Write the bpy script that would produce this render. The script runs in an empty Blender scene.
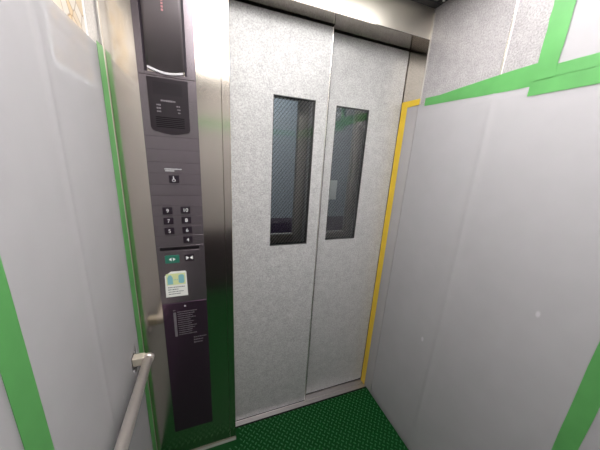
import bpy, bmesh, math, random
from mathutils import Vector, Matrix
random.seed(7)
C = bpy.context.scene.collection
XL, W, DEP, CEIL = -0.384, 0.90, -1.66, 2.215   # left wall, right wall, back wall, ceiling

# ------------------------------------------------------------------ materials
def mat(name):
    m = bpy.data.materials.new(name); m.use_nodes = True
    nt = m.node_tree
    return m, nt, nt.nodes['Principled BSDF'], nt.nodes['Material Output']

def plain(name, col, rough=0.5, metal=0.0, spec=0.5, coat=0.0, emit=None, estr=0.0):
    m, nt, b, o = mat(name)
    b.inputs['Base Color'].default_value = (*col, 1)
    b.inputs['Roughness'].default_value = rough
    b.inputs['Metallic'].default_value = metal
    b.inputs['Specular IOR Level'].default_value = spec
    b.inputs['Coat Weight'].default_value = coat
    if emit:
        b.inputs['Emission Color'].default_value = (*emit, 1)
        b.inputs['Emission Strength'].default_value = estr
    return m

def noise(nt, scale, detail=2.0, vec_scale=(1, 1, 1), rough=0.5):
    tc = nt.nodes.new('ShaderNodeTexCoord'); mp = nt.nodes.new('ShaderNodeMapping')
    mp.inputs['Scale'].default_value = vec_scale
    nt.links.new(tc.outputs['Object'], mp.inputs['Vector'])
    n = nt.nodes.new('ShaderNodeTexNoise')
    n.inputs['Scale'].default_value = scale; n.inputs['Detail'].default_value = detail
    n.inputs['Roughness'].default_value = rough
    nt.links.new(mp.outputs['Vector'], n.inputs['Vector'])
    return n

def ramp(nt, src, stops):
    r = nt.nodes.new('ShaderNodeValToRGB')
    while len(r.color_ramp.elements) < len(stops): r.color_ramp.elements.new(0.5)
    for e, (p, c) in zip(r.color_ramp.elements, stops):
        e.position = p; e.color = (*c, 1)
    nt.links.new(src, r.inputs['Fac'])
    return r

def speckle(name, dark, light, rough=0.38, spec=0.4):
    m, nt, b, o = mat(name)
    n = noise(nt, 190, 3.0, rough=0.7)
    n2 = noise(nt, 30, 2.0)
    mx = nt.nodes.new('ShaderNodeMath'); mx.operation = 'MULTIPLY_ADD'
    mx.inputs[1].default_value = 0.22; nt.links.new(n2.outputs['Fac'], mx.inputs[0])
    nt.links.new(n.outputs['Fac'], mx.inputs[2])
    r = ramp(nt, mx.outputs[0], [(0.42, dark), (0.80, light)])
    nt.links.new(r.outputs['Color'], b.inputs['Base Color'])
    b.inputs['Roughness'].default_value = rough
    b.inputs['Specular IOR Level'].default_value = spec
    return m

def brushed(name, col, rough=0.2, streak=0.05, vec=(220, 220, 1.2)):
    m, nt, b, o = mat(name)
    b.inputs['Base Color'].default_value = (*col, 1)
    b.inputs['Metallic'].default_value = 1.0
    n = noise(nt, 3.0, 3.0, vec)
    mr = nt.nodes.new('ShaderNodeMapRange')
    mr.inputs['To Min'].default_value = rough - streak; mr.inputs['To Max'].default_value = rough + streak
    nt.links.new(n.outputs['Fac'], mr.inputs['Value'])
    nt.links.new(mr.outputs['Result'], b.inputs['Roughness'])
    bp = nt.nodes.new('ShaderNodeBump'); bp.inputs['Strength'].default_value = 0.05
    bp.inputs['Distance'].default_value = 0.0006
    nt.links.new(n.outputs['Fac'], bp.inputs['Height']); nt.links.new(bp.outputs['Normal'], b.inputs['Normal'])
    return m

def film(name, col, clear, rough=0.45, tint=None, bump=0.0, blotch=0.0, scuff=False):
    """milky plastic: part of the light goes straight through"""
    m, nt, b, o = mat(name)
    b.inputs['Base Color'].default_value = (*col, 1)
    b.inputs['Roughness'].default_value = rough
    t = nt.nodes.new('ShaderNodeBsdfTransparent')
    t.inputs['Color'].default_value = (*(tint or (1, 1, 1)), 1)
    mx = nt.nodes.new('ShaderNodeMixShader'); mx.inputs['Fac'].default_value = clear
    nt.links.new(b.outputs[0], mx.inputs[1]); nt.links.new(t.outputs[0], mx.inputs[2])
    nt.links.new(mx.outputs[0], o.inputs['Surface'])
    if blotch:
        n = noise(nt, 9, 4.0)
        r = ramp(nt, n.outputs['Fac'], [(0.3, tuple(c * (1 - blotch) for c in col)), (0.7, col)])
        nt.links.new(r.outputs['Color'], b.inputs['Base Color'])
    if scuff:
        tc = nt.nodes.new('ShaderNodeTexCoord'); mp = nt.nodes.new('ShaderNodeMapping')
        mp.inputs['Scale'].default_value = (1, 1, 0.55)
        v = nt.nodes.new('ShaderNodeTexVoronoi'); v.inputs['Scale'].default_value = 6.5
        nt.links.new(tc.outputs['Object'], mp.inputs['Vector']); nt.links.new(mp.outputs['Vector'], v.inputs['Vector'])
        rs = ramp(nt, v.outputs['Distance'], [(0.03, (1, 1, 1)), (0.055, (0, 0, 0))])
        mm = nt.nodes.new('ShaderNodeMix'); mm.data_type = 'RGBA'
        nt.links.new(rs.outputs['Color'], mm.inputs[0]); nt.links.new(r.outputs['Color'], mm.inputs[6])
        mm.inputs[7].default_value = (*(min(1, c * 1.35) for c in col), 1)
        nt.links.new(mm.outputs[2], b.inputs['Base Color'])
    if bump:
        n = noise(nt, 7, 3.0)
        bp = nt.nodes.new('ShaderNodeBump'); bp.inputs['Strength'].default_value = bump
        bp.inputs['Distance'].default_value = 0.01
        nt.links.new(n.outputs['Fac'], bp.inputs['Height']); nt.links.new(bp.outputs['Normal'], b.inputs['Normal'])
    return m

def glass(name, tint):
    m, nt, b, o = mat(name)
    nt.nodes.remove(b)
    t = nt.nodes.new('ShaderNodeBsdfTransparent'); t.inputs['Color'].default_value = (*tint, 1)
    g = nt.nodes.new('ShaderNodeBsdfGlossy'); g.inputs['Roughness'].default_value = 0.02
    f = nt.nodes.new('ShaderNodeFresnel'); f.inputs['IOR'].default_value = 1.65
    mx = nt.nodes.new('ShaderNodeMixShader')
    nt.links.new(f.outputs[0], mx.inputs['Fac'])
    nt.links.new(t.outputs[0], mx.inputs[1]); nt.links.new(g.outputs[0], mx.inputs[2])
    nt.links.new(mx.outputs[0], o.inputs['Surface'])
    return m

def wires(name, pitch, thick):
    """diagonal wire netting cast inside the pane"""
    m, nt, b, o = mat(name)
    b.inputs['Base Color'].default_value = (0.16, 0.155, 0.15, 1); b.inputs['Roughness'].default_value = 0.5
    tc = nt.nodes.new('ShaderNodeTexCoord'); sp = nt.nodes.new('ShaderNodeSeparateXYZ')
    nt.links.new(tc.outputs['Object'], sp.inputs[0])
    def mth(op, a, bv):
        n = nt.nodes.new('ShaderNodeMath'); n.operation = op
        for i, v in enumerate((a, bv)):
            if isinstance(v, (int, float)): n.inputs[i].default_value = v
            elif v is not None: nt.links.new(v, n.inputs[i])
        return n.outputs[0]
    res = []
    for s in ('ADD', 'SUBTRACT'):
        k = mth(s, sp.outputs['X'], mth('MULTIPLY', sp.outputs['Z'], 0.8))
        fr = mth('FRACT', mth('MULTIPLY', k, 1 / pitch), None)
        res.append(mth('LESS_THAN', fr, thick))
    f = mth('MAXIMUM', mth('MULTIPLY', res[0], 0.08), mth('MULTIPLY', res[1], 0.28))
    t = nt.nodes.new('ShaderNodeBsdfTransparent'); mx = nt.nodes.new('ShaderNodeMixShader')
    nt.links.new(f, mx.inputs['Fac']); nt.links.new(t.outputs[0], mx.inputs[1]); nt.links.new(b.outputs[0], mx.inputs[2])
    nt.links.new(mx.outputs[0], o.inputs['Surface'])
    return m

def poster_mat(name):
    m, nt, b, o = mat(name)
    tc = nt.nodes.new('ShaderNodeTexCoord')
    v = nt.nodes.new('ShaderNodeTexVoronoi'); v.inputs['Scale'].default_value = 27
    nt.links.new(tc.outputs['Object'], v.inputs['Vector'])
    r = ramp(nt, v.outputs['Color'], [(0.0, (0.66, 0.60, 0.55)), (0.45, (0.68, 0.62, 0.55)), (0.64, (0.66, 0.48, 0.26)), (1.0, (0.60, 0.53, 0.46))])
    v2 = nt.nodes.new('ShaderNodeTexVoronoi'); v2.feature = 'DISTANCE_TO_EDGE'; v2.inputs['Scale'].default_value = 27
    nt.links.new(tc.outputs['Object'], v2.inputs['Vector'])
    r2 = ramp(nt, v2.outputs['Distance'], [(0.02, (0.45, 0.36, 0.30)), (0.06, (1, 1, 1))])
    mx = nt.nodes.new('ShaderNodeMix'); mx.data_type = 'RGBA'; mx.blend_type = 'MULTIPLY'; mx.inputs[0].default_value = 0.8
    nt.links.new(r.outputs['Color'], mx.inputs[6]); nt.links.new(r2.outputs['Color'], mx.inputs[7])
    nt.links.new(mx.outputs[2], b.inputs['Base Color'])
    return m

M = dict(
    granite=speckle('speckled_wall_laminate', (0.225, 0.211, 0.218), (0.45, 0.43, 0.438), 0.35, 0.45),
    door=speckle('speckled_door_laminate', (0.265, 0.259, 0.262), (0.51, 0.503, 0.503), 0.30, 0.5),
    steel=brushed('brushed_stainless', (0.66, 0.605, 0.535), 0.15, 0.03),
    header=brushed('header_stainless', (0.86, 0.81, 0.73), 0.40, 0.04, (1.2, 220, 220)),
    alu=brushed('bright_aluminium', (0.86, 0.83, 0.79), 0.28, 0.05),
    sill=brushed('sill_aluminium', (0.55, 0.52, 0.52), 0.4, 0.08, (1.2, 220, 220)),
    soffit=brushed('shaded_soffit_steel', (0.40, 0.36, 0.32), 0.12, 0.03, (1.2, 220, 220)),  # steel darkened to carry the reflection of the shadowed door tops
    bead=plain('pale_bead', (0.50, 0.47, 0.44), 0.45, 0.5),
    rail=plain('satin_rail_steel', (0.80, 0.735, 0.70), 0.38, 0.75),
    cast=plain('cast_bracket_metal', (0.62, 0.56, 0.47), 0.38, 0.35),
    cop=plain('purple_grey_metal', (0.200, 0.172, 0.190), 0.26, 0.8, 0.5),
    copdoor=plain('dark_purple_metal', (0.110, 0.062, 0.104), 0.22, 0.8, 0.5),
    copdark=plain('purple_black_plastic', (0.014, 0.008, 0.015), 0.38, spec=0.3),
    intercom=plain('intercom_plastic', (0.018, 0.013, 0.017), 0.36, spec=0.3),
    screen=plain('smoked_screen', (0.115, 0.098, 0.106), 0.45, 0.35, 0.5),
    foot=plain('dull_foot_strip', (0.16, 0.17, 0.15), 0.6),
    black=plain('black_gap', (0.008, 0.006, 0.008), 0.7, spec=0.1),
    lip=plain('pale_metal_lip', (0.42, 0.41, 0.43), 0.5, 0.3),
    white=plain('white_print', (0.80, 0.80, 0.80), 0.5),
    grey2=plain('pale_print', (0.45, 0.45, 0.46), 0.5),
    grey=plain('grey_print', (0.15, 0.135, 0.15), 0.5),
    red=plain('dull_red_print', (0.50, 0.22, 0.24), 0.5),
    lit=plain('lit_green_key', (0.015, 0.10, 0.07), 0.3, emit=(0.02, 0.30, 0.19), estr=0.12),
    sticker=plain('sticker_paper', (0.80, 0.80, 0.76), 0.5),
    stick_y=plain('sticker_yellow', (0.66, 0.72, 0.36), 0.5),
    stick_b=plain('sticker_teal', (0.22, 0.48, 0.52), 0.5),
    ink=plain('dark_ink', (0.10, 0.10, 0.12), 0.6),
    sheet=film('milky_plastic_sheet', (0.58, 0.565, 0.59), 0.60, 0.51, bump=0.05, blotch=0.05, scuff=True),
    green=film('green_tape', (0.135, 0.42, 0.13), 0.28, 0.4, tint=(0.45, 0.95, 0.45), blotch=0.18),
    yellow=film('yellow_tape', (0.78, 0.53, 0.035), 0.08, 0.4, blotch=0.12),
    mat=plain('green_rubber', (0.0010, 0.036, 0.006), 0.6, spec=0.1),
    stud=plain('green_stud_glint', (0.012, 0.095, 0.026), 0.4, spec=0.4),  # lighter than the mat: stud highlights put into the colour
    subfloor=plain('dark_subfloor', (0.06, 0.06, 0.06), 0.7),
    ceil=plain('ceiling_paint', (0.55, 0.53, 0.50), 0.4),
    ceilframe=plain('dark_ceiling_frame', (0.05, 0.05, 0.055), 0.4, 0.5),
    lamp=plain('ceiling_diffuser', (0.85, 0.85, 0.85), 0.5, emit=(1.0, 0.975, 0.955), estr=10.3),
    lamp_rear=plain('rear_ceiling_diffuser', (0.85, 0.85, 0.85), 0.5, emit=(1.0, 0.975, 0.955), estr=9.0),
    pane=glass('door_glass', (0.88, 0.90, 0.90)),
    net=wires('wire_netting', 0.0165, 0.34),
    gasket=plain('dark_gasket', (0.03, 0.03, 0.03), 0.6),
    landing=plain('brown_grey_landing_steel', (0.58, 0.50, 0.45), 0.4, 0.2),
    hallwall=plain('blue_grey_hall_paint', (0.34, 0.36, 0.40), 0.7),
    dado=plain('purple_hall_dado', (0.07, 0.035, 0.08), 0.6),
    hallfloor=plain('hall_vinyl', (0.10, 0.09, 0.11), 0.5),
    paper=plain('white_paper', (0.80, 0.82, 0.82), 0.7),
    back=plain('dark_back_panel', (0.035, 0.028, 0.036), 0.5),
    poster=poster_mat('map_print'),
    hook=plain('fixing_white', (0.9, 0.9, 0.9), 0.3),
)

# ------------------------------------------------------------------ helpers
def NB(): return bmesh.new()

def box(bm, x0, x1, y0, y1, z0, z1, bev=0.0, seg=2):
    t = bmesh.new()
    bmesh.ops.create_cube(t, size=1)
    for v in t.verts:
        v.co = Vector(((x0 + x1) / 2 + v.co.x * (x1 - x0), (y0 + y1) / 2 + v.co.y * (y1 - y0), (z0 + z1) / 2 + v.co.z * (z1 - z0)))
    if bev: bmesh.ops.bevel(t, geom=t.edges[:], offset=bev, segments=seg, affect='EDGES', profile=0.5)
    me = bpy.data.meshes.new('t'); t.to_mesh(me); t.free(); bm.from_mesh(me); bpy.data.meshes.remove(me)
    return bm

def poly_front(bm, pts, y0, y1):
    """prism: outline (x,z) counter-clockwise seen from -y, from y0 (front) to y1"""
    a = [bm.verts.new((x, y0, z)) for x, z in pts]; b = [bm.verts.new((x, y1, z)) for x, z in pts]
    bm.faces.new(a); bm.faces.new(b[::-1])
    n = len(pts)
    for i in range(n): bm.faces.new((a[(i + 1) % n], a[i], b[i], b[(i + 1) % n]))
    bmesh.ops.recalc_face_normals(bm, faces=bm.faces[:])
    return bm

def rrect(x0, x1, z0, z1, r=(0, 0, 0, 0), n=6, bow=0.0):
    """rounded outline; r = bottom-left, bottom-right, top-right, top-left; bow dips the bottom edge"""
    out = []
    for (cx, cz, rr, a0) in ((x0 + r[0], z0 + r[0], r[0], 180), (x1 - r[1], z0 + r[1], r[1], 270), (x1 - r[2], z1 - r[2], r[2], 0), (x0 + r[3], z1 - r[3], r[3], 90)):
        if rr == 0: out.append((cx, cz))
        else:
            for i in range(n + 1):
                a = math.radians(a0 + 90 * i / n); out.append((cx + rr * math.cos(a), cz + rr * math.sin(a)))
    if bow:
        k = next(i for i, p in enumerate(out) if p[0] > (x0 + x1) / 2)
        mid = []
        for i in range(1, 8):
            t = i / 8; xx = out[k - 1][0] * (1 - t) + out[k][0] * t
            mid.append((xx, out[k][1] - bow * math.sin(math.pi * t)))
        out[k:k] = mid
    return out

def tube(bm, p0, p1, r, n=24, caps=True):
    p0, p1 = Vector(p0), Vector(p1); d = (p1 - p0)
    q = d.to_track_quat('Z', 'Y').to_matrix().to_4x4()
    bmesh.ops.create_cone(bm, cap_ends=caps, segments=n, radius1=r, radius2=r, depth=d.length, matrix=Matrix.Translation((p0 + p1) / 2) @ q)
    return bm

def obj(name, bm, m, parent=None, smooth=False, origin=None):
    me = bpy.data.meshes.new(name)
    if parent is not None:
        org = Vector((0, 0, 0)); q = parent
        while q is not None: org += q.location; q = q.parent
        bmesh.ops.translate(bm, verts=bm.verts[:], vec=-org)
    elif origin is not None:
        bmesh.ops.translate(bm, verts=bm.verts[:], vec=-Vector(origin))
    bm.to_mesh(me); bm.free()
    me.materials.append(m)
    if smooth:
        for p in me.polygons: p.use_smooth = len(p.vertices) <= 4
    o = bpy.data.objects.new(name, me); C.objects.link(o)
    if parent is not None: o.parent = parent
    elif origin is not None: o.location = origin
    return o

def tag(o, label, cat=None, group=None, kind=None):
    o['label'] = label
    if cat: o['category'] = cat
    if group: o['group'] = group
    if kind: o['kind'] = kind
    return o

def empty(name, loc, label, cat, group=None):
    o = bpy.data.objects.new(name, None); C.objects.link(o); o.location = loc; o.empty_display_size = 0.05
    return tag(o, label, cat, group)

def struct(name, bm, m, label=None, parent=None, smooth=False):
    o = obj(name, bm, m, parent, smooth)
    if parent is None: o['kind'] = 'structure'
    if label: o['label'] = label
    return o

def text_bm(s, x, z, size, y, extr=0.0003, bold=0.0):
    cu = bpy.data.curves.new('t', 'FONT'); cu.body = s; cu.size = size
    cu.align_x = 'CENTER'; cu.align_y = 'CENTER'; cu.extrude = extr; cu.offset = bold
    t = bpy.data.objects.new('t', cu); C.objects.link(t)
    bpy.context.view_layer.update()
    dg = bpy.context.evaluated_depsgraph_get()
    me = bpy.data.meshes.new_from_object(t.evaluated_get(dg))
    bpy.data.objects.remove(t); bpy.data.curves.remove(cu)
    bm = bmesh.new(); bm.from_mesh(me); bpy.data.meshes.remove(me)
    bmesh.ops.transform(bm, matrix=Matrix.Translation((x, y, z)) @ Matrix.Rotation(math.pi / 2, 4, 'X'), verts=bm.verts[:])
    return bm

def print_lines(bm, x0, x1, ztop, zbot, nlines, y, h, fill=1.0, gap=0.0012):
    """rows of tiny unreadable print"""
    for i in range(nlines):
        z = ztop + (zbot - ztop) * (i / max(1, nlines - 1))
        x = x0; end = x0 + (x1 - x0) * (fill if i == 0 else random.uniform(0.6, 1.0) * fill)
        while x < end:
            w = random.uniform(0.6, 1.3) * h
            hh = h * random.uniform(0.7, 1.0)
            box(bm, x, min(x + w, end), y - 0.0003, y, z - hh / 2, z + hh / 2)
            x += w + gap
    return bm

# wall ribbon: list of (along, z, width-low, width-high) lying on plane x = const
def ribbon_x(x, pts, th, inward):
    """pts: (y, zlow, zhigh); a thin strip hugging plane x, thickness th to the inward side"""
    bm = bmesh.new(); rows = []
    for y, a, b in pts:
        rows.append([bm.verts.new(c) for c in ((x, y, a), (x, y, b), (x + inward * th, y, b), (x + inward * th, y, a))])
    for r, s in zip(rows, rows[1:]):
        for i in range(4): bm.faces.new((r[i], r[(i + 1) % 4], s[(i + 1) % 4], s[i]))
    bm.faces.new(rows[0]); bm.faces.new(rows[-1][::-1])
    bmesh.ops.recalc_face_normals(bm, faces=bm.faces[:])
    return bm

def vribbon_x(x, z0, z1, y0, y1, th, inward, wob=0.0015, n=14):
    bm = bmesh.new(); rows = []
    for i in range(n + 1):
        z = z0 + (z1 - z0) * i / n; a = y0 + random.uniform(-wob, wob); b = y1 + random.uniform(-wob, wob)
        rows.append([bm.verts.new(c) for c in ((x, a, z), (x, b, z), (x + inward * th, b, z), (x + inward * th, a, z))])
    for r, s in zip(rows, rows[1:]):
        for i in range(4): bm.faces.new((r[i], r[(i + 1) % 4], s[(i + 1) % 4], s[i]))
    bm.faces.new(rows[0]); bm.faces.new(rows[-1][::-1])
    bmesh.ops.recalc_face_normals(bm, faces=bm.faces[:])
    return bm

# ------------------------------------------------------------------ the car shell
struct('floor', box(NB(), XL - 0.03, W + 0.03, DEP - 0.03, 0.056, -0.03, -0.001), M['subfloor'], 'bare car floor under the green mat')
b = NB()
for y0, y1 in ((-0.3585, 0.0), (-1.02, -0.3615), (DEP, -1.022)): box(b, W, W + 0.03, y0, y1, 0, CEIL, 0.001, 1)
struct('wall_right', b, M['granite'], 'speckled grey right wall behind the plastic sheet')
b = NB()
for y0, y1 in ((-0.3585, 0.0), (-1.02, -0.3615), (DEP, -1.022)): box(b, XL - 0.03, XL, y0, y1, 0, CEIL, 0.001, 1)
struct('wall_left', b, M['granite'], 'speckled grey left wall behind the plastic sheet')
struct('wall_back', box(NB(), XL - 0.03, W + 0.03, DEP - 0.03, DEP, 0, CEIL), M['granite'])
struct('ceiling', box(NB(), XL - 0.03, W + 0.03, DEP - 0.03, 0.0, CEIL, CEIL + 0.03), M['ceil'])
b = NB()
for x0, x1, y0, y1 in ((XL, W, -0.035, 0.0), (W - 0.03, W, DEP, -0.035), (XL, XL + 0.03, DEP, -0.035), (XL, W, DEP, DEP + 0.03)):
    box(b, x0, x1, y0, y1, CEIL - 0.008, CEIL, 0.002, 1)
struct('trim_1', b, M['ceilframe'], 'dark frame around the ceiling edge')
tag(obj('fixing_cap', tube(NB(), (W - 0.02, -0.062, CEIL - 0.012), (W - 0.02, -0.062, CEIL - 0.008), 0.005, 12), M['hook']), 'small white fixing cap in the dark ceiling frame by the header corner', 'cap')

# stainless return panel and its narrow column strip
b = NB(); box(b, XL, -0.0305, 0, 0.075, 0.004, CEIL, 0.0008, 1)
pf = struct('wall_front', b, M['steel'], 'brushed stainless return panel carrying the control panel')
struct('column_strip', box(NB(), -0.0295, 0.0, 0, 0.075, 0.004, CEIL, 0.0008, 1), M['steel'], None, pf)
struct('trim_2', box(NB(), XL, 0.0, -0.011, 0.056, -0.001, 0.002, 0.0008, 1), M['foot'], 'dull metal strip along the foot of the stainless panel')
# header and right reveal
hd = struct('trim_3', box(NB(), 0.0, W, 0.0, 0.19, 2.0885, CEIL, 0.001, 1), M['header'], 'stainless header above the doors')
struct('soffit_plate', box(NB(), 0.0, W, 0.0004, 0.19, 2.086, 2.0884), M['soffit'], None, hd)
struct('trim_4', box(NB(), W, W + 0.03, 0.0005, 0.19, 0, 2.086), M['steel'], 'stainless reveal at the right of the doors')
struct('trim_5', box(NB(), W - 0.002, W + 0.001, -0.008, 0.0, 0.005, 2.19, 0.0006, 1), M['bead'], 'bright corner bead between right wall and door reveal')
b = box(NB(), W - 0.002, W, -0.364, -0.356, 0.005, CEIL - 0.01, 0.0006, 1)
struct('trim_6', b, M['alu'], 'bright joint bead between the right wall panels')
struct('trim_7', box(NB(), XL, XL + 0.002, -0.366, -0.354, 0.005, CEIL - 0.01, 0.0006, 1), M['alu'], 'bright joint bead between the left wall panels')
struct('trim_8', box(NB(), XL, XL + 0.006, -0.008, -0.0005, 0.005, CEIL - 0.01, 0.001, 1), M['bead'], 'bright corner bead between left wall and stainless panel')
# sill
b = NB()
ys = [0.060, 0.082, 0.088, 0.114, 0.120, 0.150, 0.156, 0.185]
box(b, 0.0, W, 0.058, 0.190, -0.03, -0.006)
for i in range(0, 8, 2): box(b, 0.0, W, ys[i] - (0.002 if i == 0 else 0), ys[i + 1], -0.006, 0.0)
struct('trim_9', b, M['sill'], 'grooved metal door sill')

# ------------------------------------------------------------------ floor mat with studs
b = NB(); z = 0.0035
box(b, XL + 0.001, W - 0.001, DEP + 0.002, -0.012, -0.001, z)
box(b, 0.002, W - 0.001, -0.012, 0.046, -0.001, z)
fm = tag(obj('floor_mat', b, M['mat']), 'green rubber floor mat with raised studs covering the car floor', 'floor mat')
obj('mat_gap_shade', box(NB(), 0.002, W - 0.001, 0.0462, 0.0565, -0.001, z + 0.0005, 0.0008, 1), M['black'], fm)  # black strip painting the shaded gap between mat and sill
b = NB(); px = 0.030; row = 0
y = 0.040
while y > DEP + 0.02:
    x = XL + 0.02 + (px / 2 if row % 2 else 0); 
    while x < W - 0.015:
        if not (y > -0.035 and x < 0.015):
            n = 6; rad = 0.0062; ang = math.pi / 4 * (1 if row % 2 else -1)
            lo = []; hi = []
            for k in range(n):
                a = 2 * math.pi * k / n
                for lst, s, zz in ((lo, 1.0, z), (hi, 0.6, z + 0.0016)):
                    u, v = rad * s * 1.5 * math.cos(a), rad * s * 0.62 * math.sin(a)
                    lst.append(b.verts.new((x + u * math.cos(ang) - v * math.sin(ang), y + u * math.sin(ang) + v * math.cos(ang), zz)))
            b.faces.new(hi)
            for k in range(n): b.faces.new((lo[k], lo[(k + 1) % n], hi[(k + 1) % n], hi[k]))
        x += px
    y -= px / 2; row += 1
so = obj('stud_pattern', b, M['stud'], fm); so['kind'] = 'stuff'

# ------------------------------------------------------------------ sliding doors
def door(name, x0, x1, y0, wx0, wx1, z0, z1, label, strip_side):
    wz0, wz1 = 1.093, 1.784; th = 0.03
    b = NB()
    box(b, x0, wx0, y0, y0 + th, z0, z1); box(b, wx1, x1, y0, y0 + th, z0, z1)
    box(b, wx0, wx1, y0, y0 + th, z0, wz0); box(b, wx0, wx1, y0, y0 + th, wz1, z1)
    bmesh.ops.remove_doubles(b, verts=b.verts[:], dist=1e-5)
    d = struct(name, b, M['door'], label)
    b = NB(); g = 0.003
    for (a0, a1, c0, c1) in ((wx0, wx0 + g, wz0, wz1), (wx1 - g, wx1, wz0, wz1), (wx0, wx1, wz0, wz0 + g), (wx0, wx1, wz1 - g, wz1)):
        box(b, a0, a1, y0 + 0.0003, y0 + th, c0, c1)
    obj('window_gasket', b, M['gasket'], d)
    obj('glass_pane', box(NB(), wx0 + g, wx1 - g, y0 + 0.006, y0 + 0.0062, wz0 + g, wz1 - g), M['pane'], d)
    obj('wire_netting', box(NB(), wx0 + g, wx1 - g, y0 + 0.009, y0 + 0.0091, wz0 + g, wz1 - g), M['net'], d)
    if strip_side: obj('edge_trim', box(NB(), x1 + 0.0002, x1 + 0.0050, y0 - 0.0015, y0 + th, z0, z1, 0.001, 1), M['alu'], d)
    if strip_side: obj('edge_gap_shade', box(NB(), x1 + 0.0051, x1 + 0.0095, y0 + 0.004, y0 + th, z0, z1), M['black'], d)  # black strip standing in for the shade between the two panels
    obj('bottom_gap_shade', box(NB(), x0, x1, y0 + 0.001, y0 + th, 0.0015, z0 - 0.0002), M['black'], d)  # black fill painting the dark gap under the panel
    obj('guide_shoe', box(NB(), x0 + 0.05, x1 - 0.05, y0 + 0.012, y0 + 0.018, -0.005, 0.0014), M['black'], d)
    return d
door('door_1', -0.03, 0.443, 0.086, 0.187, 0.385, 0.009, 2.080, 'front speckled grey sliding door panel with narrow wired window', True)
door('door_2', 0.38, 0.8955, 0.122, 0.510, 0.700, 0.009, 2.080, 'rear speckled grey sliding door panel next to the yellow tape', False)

# landing doors beyond the car doors
def landing(name, x0, x1, y0, wx0, wx1, label):
    wz0, wz1 = 1.115, 1.80; th = 0.03; fr = 0.022
    b = NB()
    box(b, x0, wx0 - fr, y0, y0 + th, -0.02, 2.1); box(b, wx1 + fr, x1, y0, y0 + th, -0.02, 2.1)
    box(b, wx0 - fr, wx1 + fr, y0, y0 + th, -0.02, wz0 - fr); box(b, wx0 - fr, wx1 + fr, y0, y0 + th, wz1 + fr, 2.1)
    bmesh.ops.remove_doubles(b, verts=b.verts[:], dist=1e-5)
    d = struct(name, b, M['landing'], label)
    b = NB()
    for (a0, a1, c0, c1) in ((wx0 - fr, wx0, wz0 - fr, wz1 + fr), (wx1, wx1 + fr, wz0 - fr, wz1 + fr), (wx0, wx1, wz0 - fr, wz0), (wx0, wx1, wz1, wz1 + fr)):
        box(b, a0 + 0.0005, a1 - 0.0005, y0 - 0.006, y0 + th, c0 + 0.0005, c1 - 0.0005, 0.003, 2)
    obj('window_frame', b, M['landing'], d)
    obj('glass_pane', box(NB(), wx0, wx1, y0 + 0.015, y0 + 0.0153, wz0, wz1), M['pane'], d)
    return d
landing('door_3', -0.03, 0.42, 0.200, 0.13, 0.345, 'landing door panel seen through the front door window')
landing('door_4', 0.42, 0.96, 0.200, 0.455, 0.675, 'landing door panel seen through the rear door window')
tag(obj('paper_notice', box(NB(), 0.514, 0.557, 0.1284, 0.1300, 1.322, 1.424), M['paper']), 'small white paper notice behind the glass of the rear door window', 'notice')
# the lift hall beyond
struct('wall_hall', box(NB(), -1.0, 1.8, 1.6, 1.65, 0.86, 2.5), M['hallwall'], 'blue grey hall wall beyond the landing doors')
struct('trim_10', box(NB(), -1.0, 1.8, 1.59, 1.65, 0.0, 0.86), M['dado'], 'dark purple lower band of the hall wall')
struct('floor_hall', box(NB(), -1.0, 1.8, 0.232, 1.65, -0.03, 0.0), M['hallfloor'])
struct('ceiling_hall', box(NB(), -1.0, 1.8, 0.232, 1.65, 2.5, 2.53), M['ceil'])
b = NB(); box(b, -1.0, -0.03, 0.20, 0.23, 0, 2.5); box(b, 0.96, 1.8, 0.20, 0.23, 0, 2.5); box(b, -0.03, 0.96, 0.20, 0.23, 2.1, 2.5)
struct('wall_landing', b, M['hallwall'])
b = NB(); box(b, -1.03, -1.0, 0.2, 1.65, 0, 2.5); box(b, 1.8, 1.83, 0.2, 1.65, 0, 2.5)
struct('wall_side', b, M['hallwall'])
# ------------------------------------------------------------------ protective plastic sheets
RX, LX, ST = W - 0.0025, XL + 0.0085, 0.003
def sheet_x(x0, x1, y0, y1, z0, z1): return box(NB(), x0, x1, y0, y1, z0, z1, 0.0008, 1)
tag(obj('protective_sheet', sheet_x(RX - ST, RX, DEP + 0.01, -0.822, 0.006, 1.812), M['sheet']), 'milky plastic sheet on the right wall beyond the vertical green tape', 'protective sheet')
tag(obj('protective_sheet', sheet_x(RX - ST, RX, DEP + 0.01, -0.498, 1.815, 2.195), M['sheet']), 'milky plastic sheet taped onto the upper right wall under the ceiling', 'protective sheet')
tag(obj('protective_sheet', sheet_x(RX - ST, RX, 0.001, 0.113, 0.006, 1.822), M['sheet']), 'narrow milky plastic sheet on the door reveal edged with yellow tape', 'protective sheet')
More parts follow.
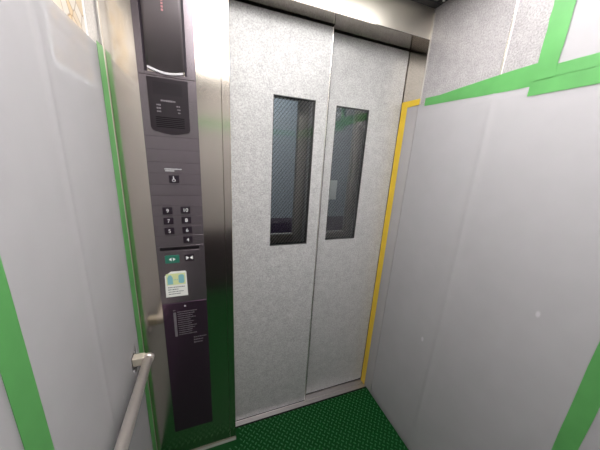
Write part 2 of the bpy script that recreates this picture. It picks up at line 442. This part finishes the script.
# hanging sheets: slightly wavy, with a soft ridge over the wall joint, optionally slotted for the rail bracket
def wavy(x, th, inward, y0, y1, z0, z1, ridge=None, hole=None, seed=0.0):
    def axis(a, b, step, cuts=()):
        n = max(2, round((b - a) / step)); v = [a + (b - a) * i / n for i in range(n + 1)]
        for c in cuts: v = [q for q in v if abs(q - c) > step * 0.45] + [c]
        return sorted(v)
    Y = axis(y0, y1, 0.0075, hole[:2] if hole else ()); Z = axis(z0, z1, 0.05, hole[2:] if hole else ())
    def off(y, z):
        e = min((y - y0) / 0.06, (y1 - y) / 0.06, (z - z0) / 0.05, (z1 - z) / 0.09, 1.0); e = max(0.0, e)
        d = 0.0007 * (1 + math.sin(23 * y + 2.1 * z + seed) * math.cos(3.3 * z + 7 * y + seed))
        if ridge is not None: d += 0.0032 * math.exp(-((y - ridge + 0.004 * math.sin(2 * z + seed)) / 0.011) ** 2)
        if hole:
            hd = max(abs(y - (hole[0] + hole[1]) / 2), abs(z - (hole[2] + hole[3]) / 2)); e *= min(1.0, max(0.0, (hd - 0.035) / 0.08))
        return d * e
    bm = bmesh.new(); V = {}
    for s_ in (0, 1):
        for i, y in enumerate(Y):
            for j, q in enumerate(Z): V[s_, i, j] = bm.verts.new((x + inward * (off(y, q) + s_ * th), y, q))
    def solid(i, j):
        if i < 0 or j < 0 or i >= len(Y) - 1 or j >= len(Z) - 1: return False
        if hole and Y[i] >= hole[0] - 1e-6 and Y[i + 1] <= hole[1] + 1e-6 and Z[j] >= hole[2] - 1e-6 and Z[j + 1] <= hole[3] + 1e-6: return False
        return True
    for i in range(len(Y) - 1):
        for j in range(len(Z) - 1):
            if not solid(i, j): continue
            for s_ in (0, 1): bm.faces.new([V[s_, i, j], V[s_, i + 1, j], V[s_, i + 1, j + 1], V[s_, i, j + 1]])
            for (di, dj, a, b) in ((-1, 0, (i, j), (i, j + 1)), (1, 0, (i + 1, j), (i + 1, j + 1)), (0, -1, (i, j), (i + 1, j)), (0, 1, (i, j + 1), (i + 1, j + 1))):
                if not solid(i + di, j + dj): bm.faces.new([V[0, a[0], a[1]], V[0, b[0], b[1]], V[1, b[0], b[1]], V[1, a[0], a[1]]])
    bmesh.ops.recalc_face_normals(bm, faces=bm.faces[:])
    return bm
tag(obj('protective_sheet', wavy(RX, ST, -1, -0.815, -0.001, 0.006, 1.812, ridge=-0.36), M['sheet'], smooth=True), 'milky plastic sheet over the lower right wall next to the doors', 'protective sheet')
LS = XL + 0.003
tag(obj('protective_sheet', wavy(LS, ST, 1, -0.598, -0.012, 0.006, 1.812, ridge=-0.36, hole=(-0.150, -0.096, 0.716, 0.776), seed=2.0), M['sheet'], smooth=True), 'milky plastic sheet on the left wall between handrail bracket and notice', 'protective sheet')
tag(obj('protective_sheet', sheet_x(LS, LS + ST, DEP + 0.01, -0.602, 0.006, 1.812), M['sheet']), 'milky plastic sheet on the left wall beyond the wide green tape', 'protective sheet')
tag(obj('protective_sheet', box(NB(), XL + 0.01, W - 0.01, DEP + 0.002, DEP + 0.005, 0.74, 1.812), M['sheet']), 'milky plastic sheet across the back wall', 'protective sheet')
struct('trim_11', box(NB(), XL, W, DEP, DEP + 0.012, 0.0, 0.735, 0.002, 1), M['back'], 'dark lower panel of the back wall')

# ------------------------------------------------------------------ tapes
TX = RX - ST - 0.0002; TI = -1; TT = 0.0006
LT = LS + ST + 0.0002
G = 'strips of green masking tape'
def tape(bm, m, label, name='masking_tape', cat='tape'): return tag(obj(name, bm, m), label, cat)
tape(ribbon_x(TX, [(-0.040, 1.800, 1.834), (-0.12, 1.797, 1.832), (-0.20, 1.795, 1.838), (-0.30, 1.790, 1.844), (-0.40, 1.787, 1.850), (-0.49, 1.786, 1.852)], TT, TI), M['green'], 'green tape along the top of the right wall sheet, starting beside the yellow tape')
tape(ribbon_x(TX - 0.0008, [(-0.466, 1.757, 1.806), (-0.8, 1.758, 1.808), (-1.2, 1.757, 1.806), (DEP + 0.02, 1.757, 1.807)], TT, TI), M['green'], 'green tape along the foot of the upper right sheet, lower of two overlapping strips')
tape(ribbon_x(TX - 0.0016, [(-0.470, 1.801, 1.834), (-0.8, 1.802, 1.836), (-1.2, 1.801, 1.834), (DEP + 0.02, 1.801, 1.835)], TT, TI), M['green'], 'green tape along the foot of the upper right sheet, upper of two overlapping strips')
tape(vribbon_x(TX - 0.0024, 1.80, 2.195, -0.524, -0.472, TT, TI), M['green'], 'short vertical green tape down the edge of the upper right sheet')
tape(vribbon_x(TX, 0.006, 1.757, -0.845, -0.800, TT, TI), M['green'], 'tall vertical green tape over the joint in the lower right wall sheets')
tape(vribbon_x(LT, 0.006, 1.822, -0.056, -0.010, TT, 1), M['green'], 'narrow vertical green tape in the corner beside the stainless panel')
tape(vribbon_x(LT, 0.006, 1.80, -0.628, -0.575, TT, 1), M['green'], 'wide vertical green tape over the joint in the left wall sheets')
tape(ribbon_x(LT, [(-0.70, 1.79, 1.832), (-1.1, 1.79, 1.833), (DEP + 0.02, 1.79, 1.832)], TT, 1), M['green'], 'green tape along the top of the rear left wall sheet')
tape(box(NB(), XL + 0.02, W - 0.02, DEP + 0.0055, DEP + 0.0062, 1.785, 1.84), M['green'], 'green tape along the top of the back wall sheet')
tape(vribbon_x(TX, 0.001, 1.826, 0.0725, 0.1155, TT, TI, 0.0012, 18), M['yellow'], 'long vertical yellow tape beside the right door panel')
tape(ribbon_x(TX - 0.0008, [(0.1155, 1.812, 1.842), (0.06, 1.810, 1.840), (-0.007, 1.812, 1.838)], TT, TI), M['yellow'], 'short level yellow tape at the top of the reveal sheet')

# ------------------------------------------------------------------ poster on left wall
ps = tag(obj('wall_notice', box(NB(), XL + 0.0003, XL + 0.0012, -0.31, -0.095, 1.682, 2.05), M['poster']), 'pale map-like notice with orange patches high on the left wall', 'notice')
b = NB()
for i in range(7): box(b, XL + 0.0012, XL + 0.0015, -0.29 + 0.0, -0.29 + random.uniform(0.10, 0.17), 1.70 + i * 0.013, 1.704 + i * 0.013)
obj('printed_text', b, M['grey'], ps)
b = NB(); q0, q1 = XL + 0.0012, XL + 0.0016
for a0, a1, c0, c1 in ((-0.31, -0.297, 1.682, 2.05), (-0.108, -0.095, 1.682, 2.05), (-0.297, -0.108, 1.682, 1.695), (-0.297, -0.108, 2.037, 2.05)): box(b, q0, q1, a0, a1, c0, c1)
obj('white_margin', b, M['paper'], ps)

# ------------------------------------------------------------------ handrail on the left wall
hr = empty('handrail', (XL, -0.125, 0.745), 'round satin steel handrail on a pale bracket on the left wall', 'handrail')
rx, rz, rr = XL + 0.052, 0.745, 0.0165
obj('rail', tube(NB(), (rx, -0.128, rz), (rx, -1.52, rz), rr, 32), M['rail'], hr, True)
b = NB()
tube(b, (rx, -0.132, rz), (rx, -0.108, rz), rr + 0.0032, 32)
bmesh.ops.bevel(b, geom=[e for e in b.edges if all(v.co.y > -0.11 for v in e.verts)], offset=0.008, segments=3, affect='EDGES')
obj('end_cap', b, M['rail'], hr, True)
for yb in (-0.122, -1.48):
    b = NB(); box(b, XL + 0.0005, rx - 0.010, yb - 0.015, yb + 0.015, rz - 0.018, rz + 0.018, 0.004, 3)
    br = obj('bracket', b, M['cast'], hr)
    obj('wall_flange', box(NB(), XL + 0.0002, XL + 0.0025, yb - 0.022, yb + 0.022, rz - 0.02, rz + 0.02, 0.0008, 1), M['black'], br)

# ------------------------------------------------------------------ control panel
PX0, PX1, PZ0 = -0.292, -0.115, 0.176
F = -0.006        # front of the plate
cp = empty('control_panel', (-0.20, 0.0, PZ0), 'tall purple grey lift control panel set in the stainless panel', 'control panel')
b = NB()
zs = [1.765, 1.572, 1.5275, 1.483, 1.443, 1.402, 1.361, 1.321, 1.281, 1.2405, 1.2005, 1.158]
for z1_, z0_ in zip(zs, zs[1:]): box(b, PX0, PX1, F, -0.0004, z0_ + 0.0007, z1_ - 0.0007, 0.0004, 1)
box(b, PX0, PX1, F, -0.0004, 0.8985, 1.1572, 0.0006, 1)
box(b, PX0, PX1, F + 0.0022, -0.0004, 0.8985, 1.765)
# upper frame round the indicator screen
box(b, PX0, -0.272, F, -0.0004, 1.766, 2.20, 0.0006, 1); box(b, -0.143, PX1, F, -0.0004, 1.766, 2.20, 0.0006, 1)
box(b, -0.272, -0.143, F, -0.0004, 1.766, 1.775); box(b, -0.272, -0.143, F, -0.0004, 2.17, 2.20)
obj('face_plate', b, M['cop'], cp)
obj('access_door', box(NB(), PX0 + 0.0005, PX1 - 0.0005, F + 0.0004, -0.0004, PZ0, 0.897, 0.001, 1), M['copdoor'], cp)
obj('door_screw', tube(NB(), (-0.204, F + 0.0002, 0.879), (-0.204, F - 0.0008, 0.879), 0.0042, 14), M['lip'], cp)
# indicator recess: dark side walls, curved screen, pale lip
b = NB()
box(b, -0.272, -0.264, -0.0052, -0.0004, 1.775, 2.17); box(b, -0.150, -0.143, -0.0052, -0.0004, 1.775, 2.17)
obj('screen_bezel', b, M['copdark'], cp)
b = NB(); n = 12; fr = []; bk = []
for i in range(n + 1):
    t = i / n; x = -0.264 + t * 0.114; s = math.sin(math.pi * t); dy = -0.0075 + 0.005 * s
    z_ = 1.792 - 0.010 * s
    fr.append([b.verts.new((x, dy, z_)), b.verts.new((x, dy, 2.17))])
    bk.append([b.verts.new((x, -0.0004, z_)), b.verts.new((x, -0.0004, 2.17))])
for i in range(n):
    b.faces.new((fr[i][0], fr[i + 1][0], fr[i + 1][1], fr[i][1])); b.faces.new((bk[i][0], bk[i][1], bk[i + 1][1], bk[i + 1][0]))
    b.faces.new((fr[i][0], bk[i][0], bk[i + 1][0], fr[i + 1][0])); b.faces.new((fr[i][1], fr[i + 1][1], bk[i + 1][1], bk[i][1]))
for k in (0, n): b.faces.new((fr[k][0], fr[k][1], bk[k][1], bk[k][0]))
bmesh.ops.recalc_face_normals(b, faces=b.faces[:])
sc = obj('indicator_screen', b, M['screen'], cp, True)
b = NB(); lo = []
for i in range(n + 1):
    t = i / n; x = -0.262 + t * 0.108; s = math.sin(math.pi * t); zc = 1.789 - 0.010 * s - 0.006 * t
    lo.append([b.verts.new((x, yy, zc + dz)) for yy, dz in ((-0.0085, 0.003), (-0.0110, -0.0045), (-0.004, -0.0055), (-0.004, 0.003))])
for p_, q_ in zip(lo, lo[1:]):
    for i in range(4): b.faces.new((p_[i], p_[(i + 1) % 4], q_[(i + 1) % 4], q_[i]))
b.faces.new(lo[0]); b.faces.new(lo[-1][::-1]); bmesh.ops.recalc_face_normals(b, faces=b.faces[:])
obj('screen_lip', b, M['lip'], cp)
b = NB()
for i in range(5): box(b, -0.209, -0.203, -0.0042, -0.0036, 1.955 + i * 0.009, 1.961 + i * 0.009)
obj('screen_print', b, M['red'], sc)
# intercom panel
b = NB(); poly_front(b, rrect(-0.268, -0.143, 1.588, 1.759, (0.018, 0.012, 0.0, 0.0), 6, 0.008), F - 0.0022, F - 0.0001)
ic = obj('intercom_panel', b, M['intercom'], cp)
fy = F - 0.0022
b = NB()
for r_ in range(7):
    for c_ in range(16): box(b, -0.250 + c_ * 0.0056, -0.2475 + c_ * 0.0056, fy - 0.0003, fy, 1.743 - r_ * 0.0056, 1.7455 - r_ * 0.0056)
obj('speaker_holes', b, M['black'], ic)
b = NB()
for r_ in range(6): box(b, -0.250, -0.160, fy - 0.0003, fy, 1.634 - r_ * 0.0062, 1.6368 - r_ * 0.0062)
obj('speaker_slots', b, M['black'], ic)
b = NB(); print_lines(b, -0.231, -0.185, 1.6895, 1.6895, 1, fy, 0.0062, gap=0.0006)
for k in range(3): print_lines(b, -0.245, -0.232, 1.675 - k * 0.0105, 0, 1, fy, 0.0058, gap=0.0006)
for k in range(3): print_lines(b, -0.183 + 0.002 * k, -0.171, 1.675 - k * 0.0105, 0, 1, fy, 0.0048, gap=0.001)
obj('intercom_print', b, M['grey'], ic)
# small print above the wheelchair key and its key
b = NB(); print_lines(b, -0.238, -0.180, 1.459, 1.459, 1, F, 0.0045, gap=0.0006); print_lines(b, -0.236, -0.205, 1.4525, 1.4525, 1, F, 0.0045, gap=0.0006)
obj('key_caption', b, M['grey2'], cp)
def key(name, cx, cz, w, h, m):
    return obj(name, box(NB(), cx - w / 2, cx + w / 2, F - 0.0035, F - 0.0001, cz - h / 2, cz + h / 2, 0.0012, 2), m, cp)
KF = F - 0.0036
k = key('wheelchair_button', -0.208, 1.4225, 0.034, 0.028, M['copdark'])
b = NB()
bmesh.ops.create_cone(b, cap_ends=True, segments=12, radius1=0.0017, radius2=0.0017, depth=0.0004, matrix=Matrix.Translation((-0.210, KF, 1.4315)) @ Matrix.Rotation(math.pi / 2, 4, 'X'))
box(b, -0.2112, -0.2088, KF - 0.0002, KF + 0.0002, 1.4205, 1.4295); box(b, -0.2112, -0.2045, KF - 0.0002, KF + 0.0002, 1.4198, 1.4216)
box(b, -0.2056, -0.2036, KF - 0.0002, KF + 0.0002, 1.4145, 1.4216); box(b, -0.2106, -0.2055, KF - 0.0002, KF + 0.0002, 1.4250, 1.4265)
for i in range(11):
    a0 = math.radians(130 + i * 19); a1 = math.radians(130 + (i + 1) * 19)
    pts = [(-0.2095 + r_ * math.cos(a), 1.4185 + r_ * math.sin(a)) for r_, a in ((0.0058, a0), (0.0058, a1), (0.0043, a1), (0.0043, a0))]
    poly_front(b, pts, KF - 0.0002, KF + 0.0002)
obj('wheelchair_symbol', b, M['white'], k)
for s, cx, cz in (('9', -0.239, 1.3015), ('10', -0.1765, 1.3035), ('7', -0.2385, 1.261), ('8', -0.1757, 1.2625), ('5', -0.238, 1.220), ('6', -0.1750, 1.2215), ('4', -0.1745, 1.1810)):
    k = key('floor_button', cx, cz, 0.034, 0.027, M['copdark']); k['label'] = 'floor button ' + s
    obj('floor_number', text_bm(s, cx, cz - 0.0005, 0.020, KF, bold=0.0), M['white'], k)
# dark slot and door keys
obj('slot', box(NB(), -0.279, -0.134, F - 0.0012, F - 0.0001, 1.1385, 1.1515, 0.0005, 1), M['black'], cp)
obj('door_key_plate', box(NB(), -0.279, -0.134, F - 0.0020, F - 0.0001, 1.062, 1.1365, 0.0008, 1), M['cop'], cp)
k = key('open_button', -0.2375, 1.1010, 0.052, 0.034, M['lit']); k['label'] = 'lit green door open button'
b = NB()
for sgn in (-1, 1):
    pts = [(-0.2375 + sgn * 0.0025, 1.1085), (-0.2375 + sgn * 0.0025, 1.0935), (-0.2375 + sgn * 0.0125, 1.101)]
    poly_front(b, pts if sgn > 0 else pts[::-1], KF - 0.0004, KF)
obj('open_arrows', b, M['white'], k)
k = key('close_button', -0.1735, 1.1030, 0.034, 0.029, M['copdark']); k['label'] = 'black door close button'
b = NB()
for sgn in (-1, 1):
    cx = -0.1735
    pts = [(cx + sgn * 0.0105, 1.1105), (cx + sgn * 0.0105, 1.0955), (cx + sgn * 0.0012, 1.103)]
    poly_front(b, pts, KF - 0.0004, KF)
    box(b, cx + sgn * 0.0120 - 0.001, cx + sgn * 0.0120 + 0.001, KF - 0.0004, KF, 1.0955, 1.1105)
obj('close_arrows', b, M['white'], k)
# print on the access door
FD = F + 0.0004
b = NB(); box(b, -0.252, -0.2415, FD - 0.0004, FD, 0.730, 0.852)
print_lines(b, -0.252, -0.243, 0.862, 0.862, 1, FD, 0.005)
obj('print_bar', b, M['grey'], cp)
b = NB(); print_lines(b, -0.236, -0.158, 0.852, 0.737, 12, FD, 0.0042, gap=0.0012)
obj('printed_text', b, M['grey'], cp)
b = NB(); print_lines(b, -0.178, -0.124, 0.712, 0.684, 3, FD, 0.0055, gap=0.0022)
obj('maker_text', b, M['grey'], cp)

# sticker
b = NB(); poly_front(b, [(-0.2725, 0.930), (-0.1885, 0.930), (-0.1895, 1.040), (-0.1935, 1.045), (-0.2480, 1.0455), (-0.2705, 1.028)], F - 0.0007, F - 0.0002)
st = tag(obj('sticker', b, M['sticker']), 'white paper sticker with cut corner below the door open button', 'sticker')
SY = F - 0.0007
obj('yellow_tint', box(NB(), -0.266, -0.195, SY - 0.0001, SY, 0.985, 1.036), M['stick_y'], st)
b = NB()
poly_front(b, [(-0.262, 0.988), (-0.242, 0.988), (-0.242, 1.018), (-0.248, 1.030), (-0.256, 1.030), (-0.262, 1.018)], SY - 0.0003, SY - 0.0001)
poly_front(b, rrect(-0.221, -0.199, 0.990, 1.030, (0.008, 0.008, 0.008, 0.008), 4), SY - 0.0003, SY - 0.0001)
for i in range(3): box(b, -0.239 + i * 0.006, -0.236 + i * 0.006, SY - 0.0003, SY - 0.0001, 1.006, 1.010)
obj('sticker_picture', b, M['stick_b'], st)
b = NB(); print_lines(b, -0.262, -0.198, 0.974, 0.943, 4, SY, 0.0042, gap=0.0016)
obj('printed_text', b, M['ink'], st)

# ------------------------------------------------------------------ ceiling lights
for (y0, y1, lm, lab) in ((-0.800, -0.19, 'lamp', 'bright flat ceiling light nearest the doors'), (-1.42, -0.825, 'lamp_rear', 'bright flat ceiling light over the rear of the car')):
    b = NB(); x0, x1 = XL + 0.20, W - 0.15
    L = empty('ceiling_light', ((x0 + x1) / 2, (y0 + y1) / 2, CEIL), lab, 'ceiling light')
    for a0, a1, c0, c1 in ((x0, x1, y0, y0 + 0.012), (x0, x1, y1 - 0.012, y1), (x0, x0 + 0.012, y0, y1), (x1 - 0.012, x1, y0, y1)):
        box(b, a0, a1, c0, c1, CEIL - 0.014, CEIL - 0.0005)
    obj('light_frame', b, M['alu'], L)
    obj('diffuser', box(NB(), x0 + 0.012, x1 - 0.012, y0 + 0.012, y1 - 0.012, CEIL - 0.011, CEIL - 0.0006), M[lm], L)
hl = bpy.data.lights.new('hall_fill', 'AREA'); hl.energy = 18; hl.size = 0.8; hl.color = (0.9, 0.97, 1.0)  # unseen area light added to brighten the view through the windows
ho = bpy.data.objects.new('hall_fill', hl); ho.location = (0.4, 0.95, 2.48); C.objects.link(ho)

# ------------------------------------------------------------------ camera, world, view
R = [(0.93943326, -0.3381926, 0.05559598), (-0.0372636, -0.26203989, -0.96433735), (0.34070012, 0.90385887, -0.25877126)]
cam = bpy.data.cameras.new('camera'); cam.sensor_width = 36; cam.lens = 242.8476 * 36 / 600; cam.clip_start = 0.01
co = bpy.data.objects.new('camera', cam); C.objects.link(co)
m3 = Matrix((R[0], [-v for v in R[1]], [-v for v in R[2]])).transposed()
co.matrix_world = Matrix.Translation((-0.08115709, -1.03753693, 1.5186668)) @ m3.to_4x4()
S = bpy.context.scene; S.camera = co
w = bpy.data.worlds.new('world'); S.world = w; w.use_nodes = True
w.node_tree.nodes['Background'].inputs[0].default_value = (0.02, 0.02, 0.022, 1)
S.view_settings.view_transform = 'Standard'; S.view_settings.look = 'None'
S.view_settings.gamma = 1; S.view_settings.use_curve_mapping = False
S.view_settings.exposure = 0.0
S.cycles.max_bounces = 12; S.cycles.transparent_max_bounces = 24
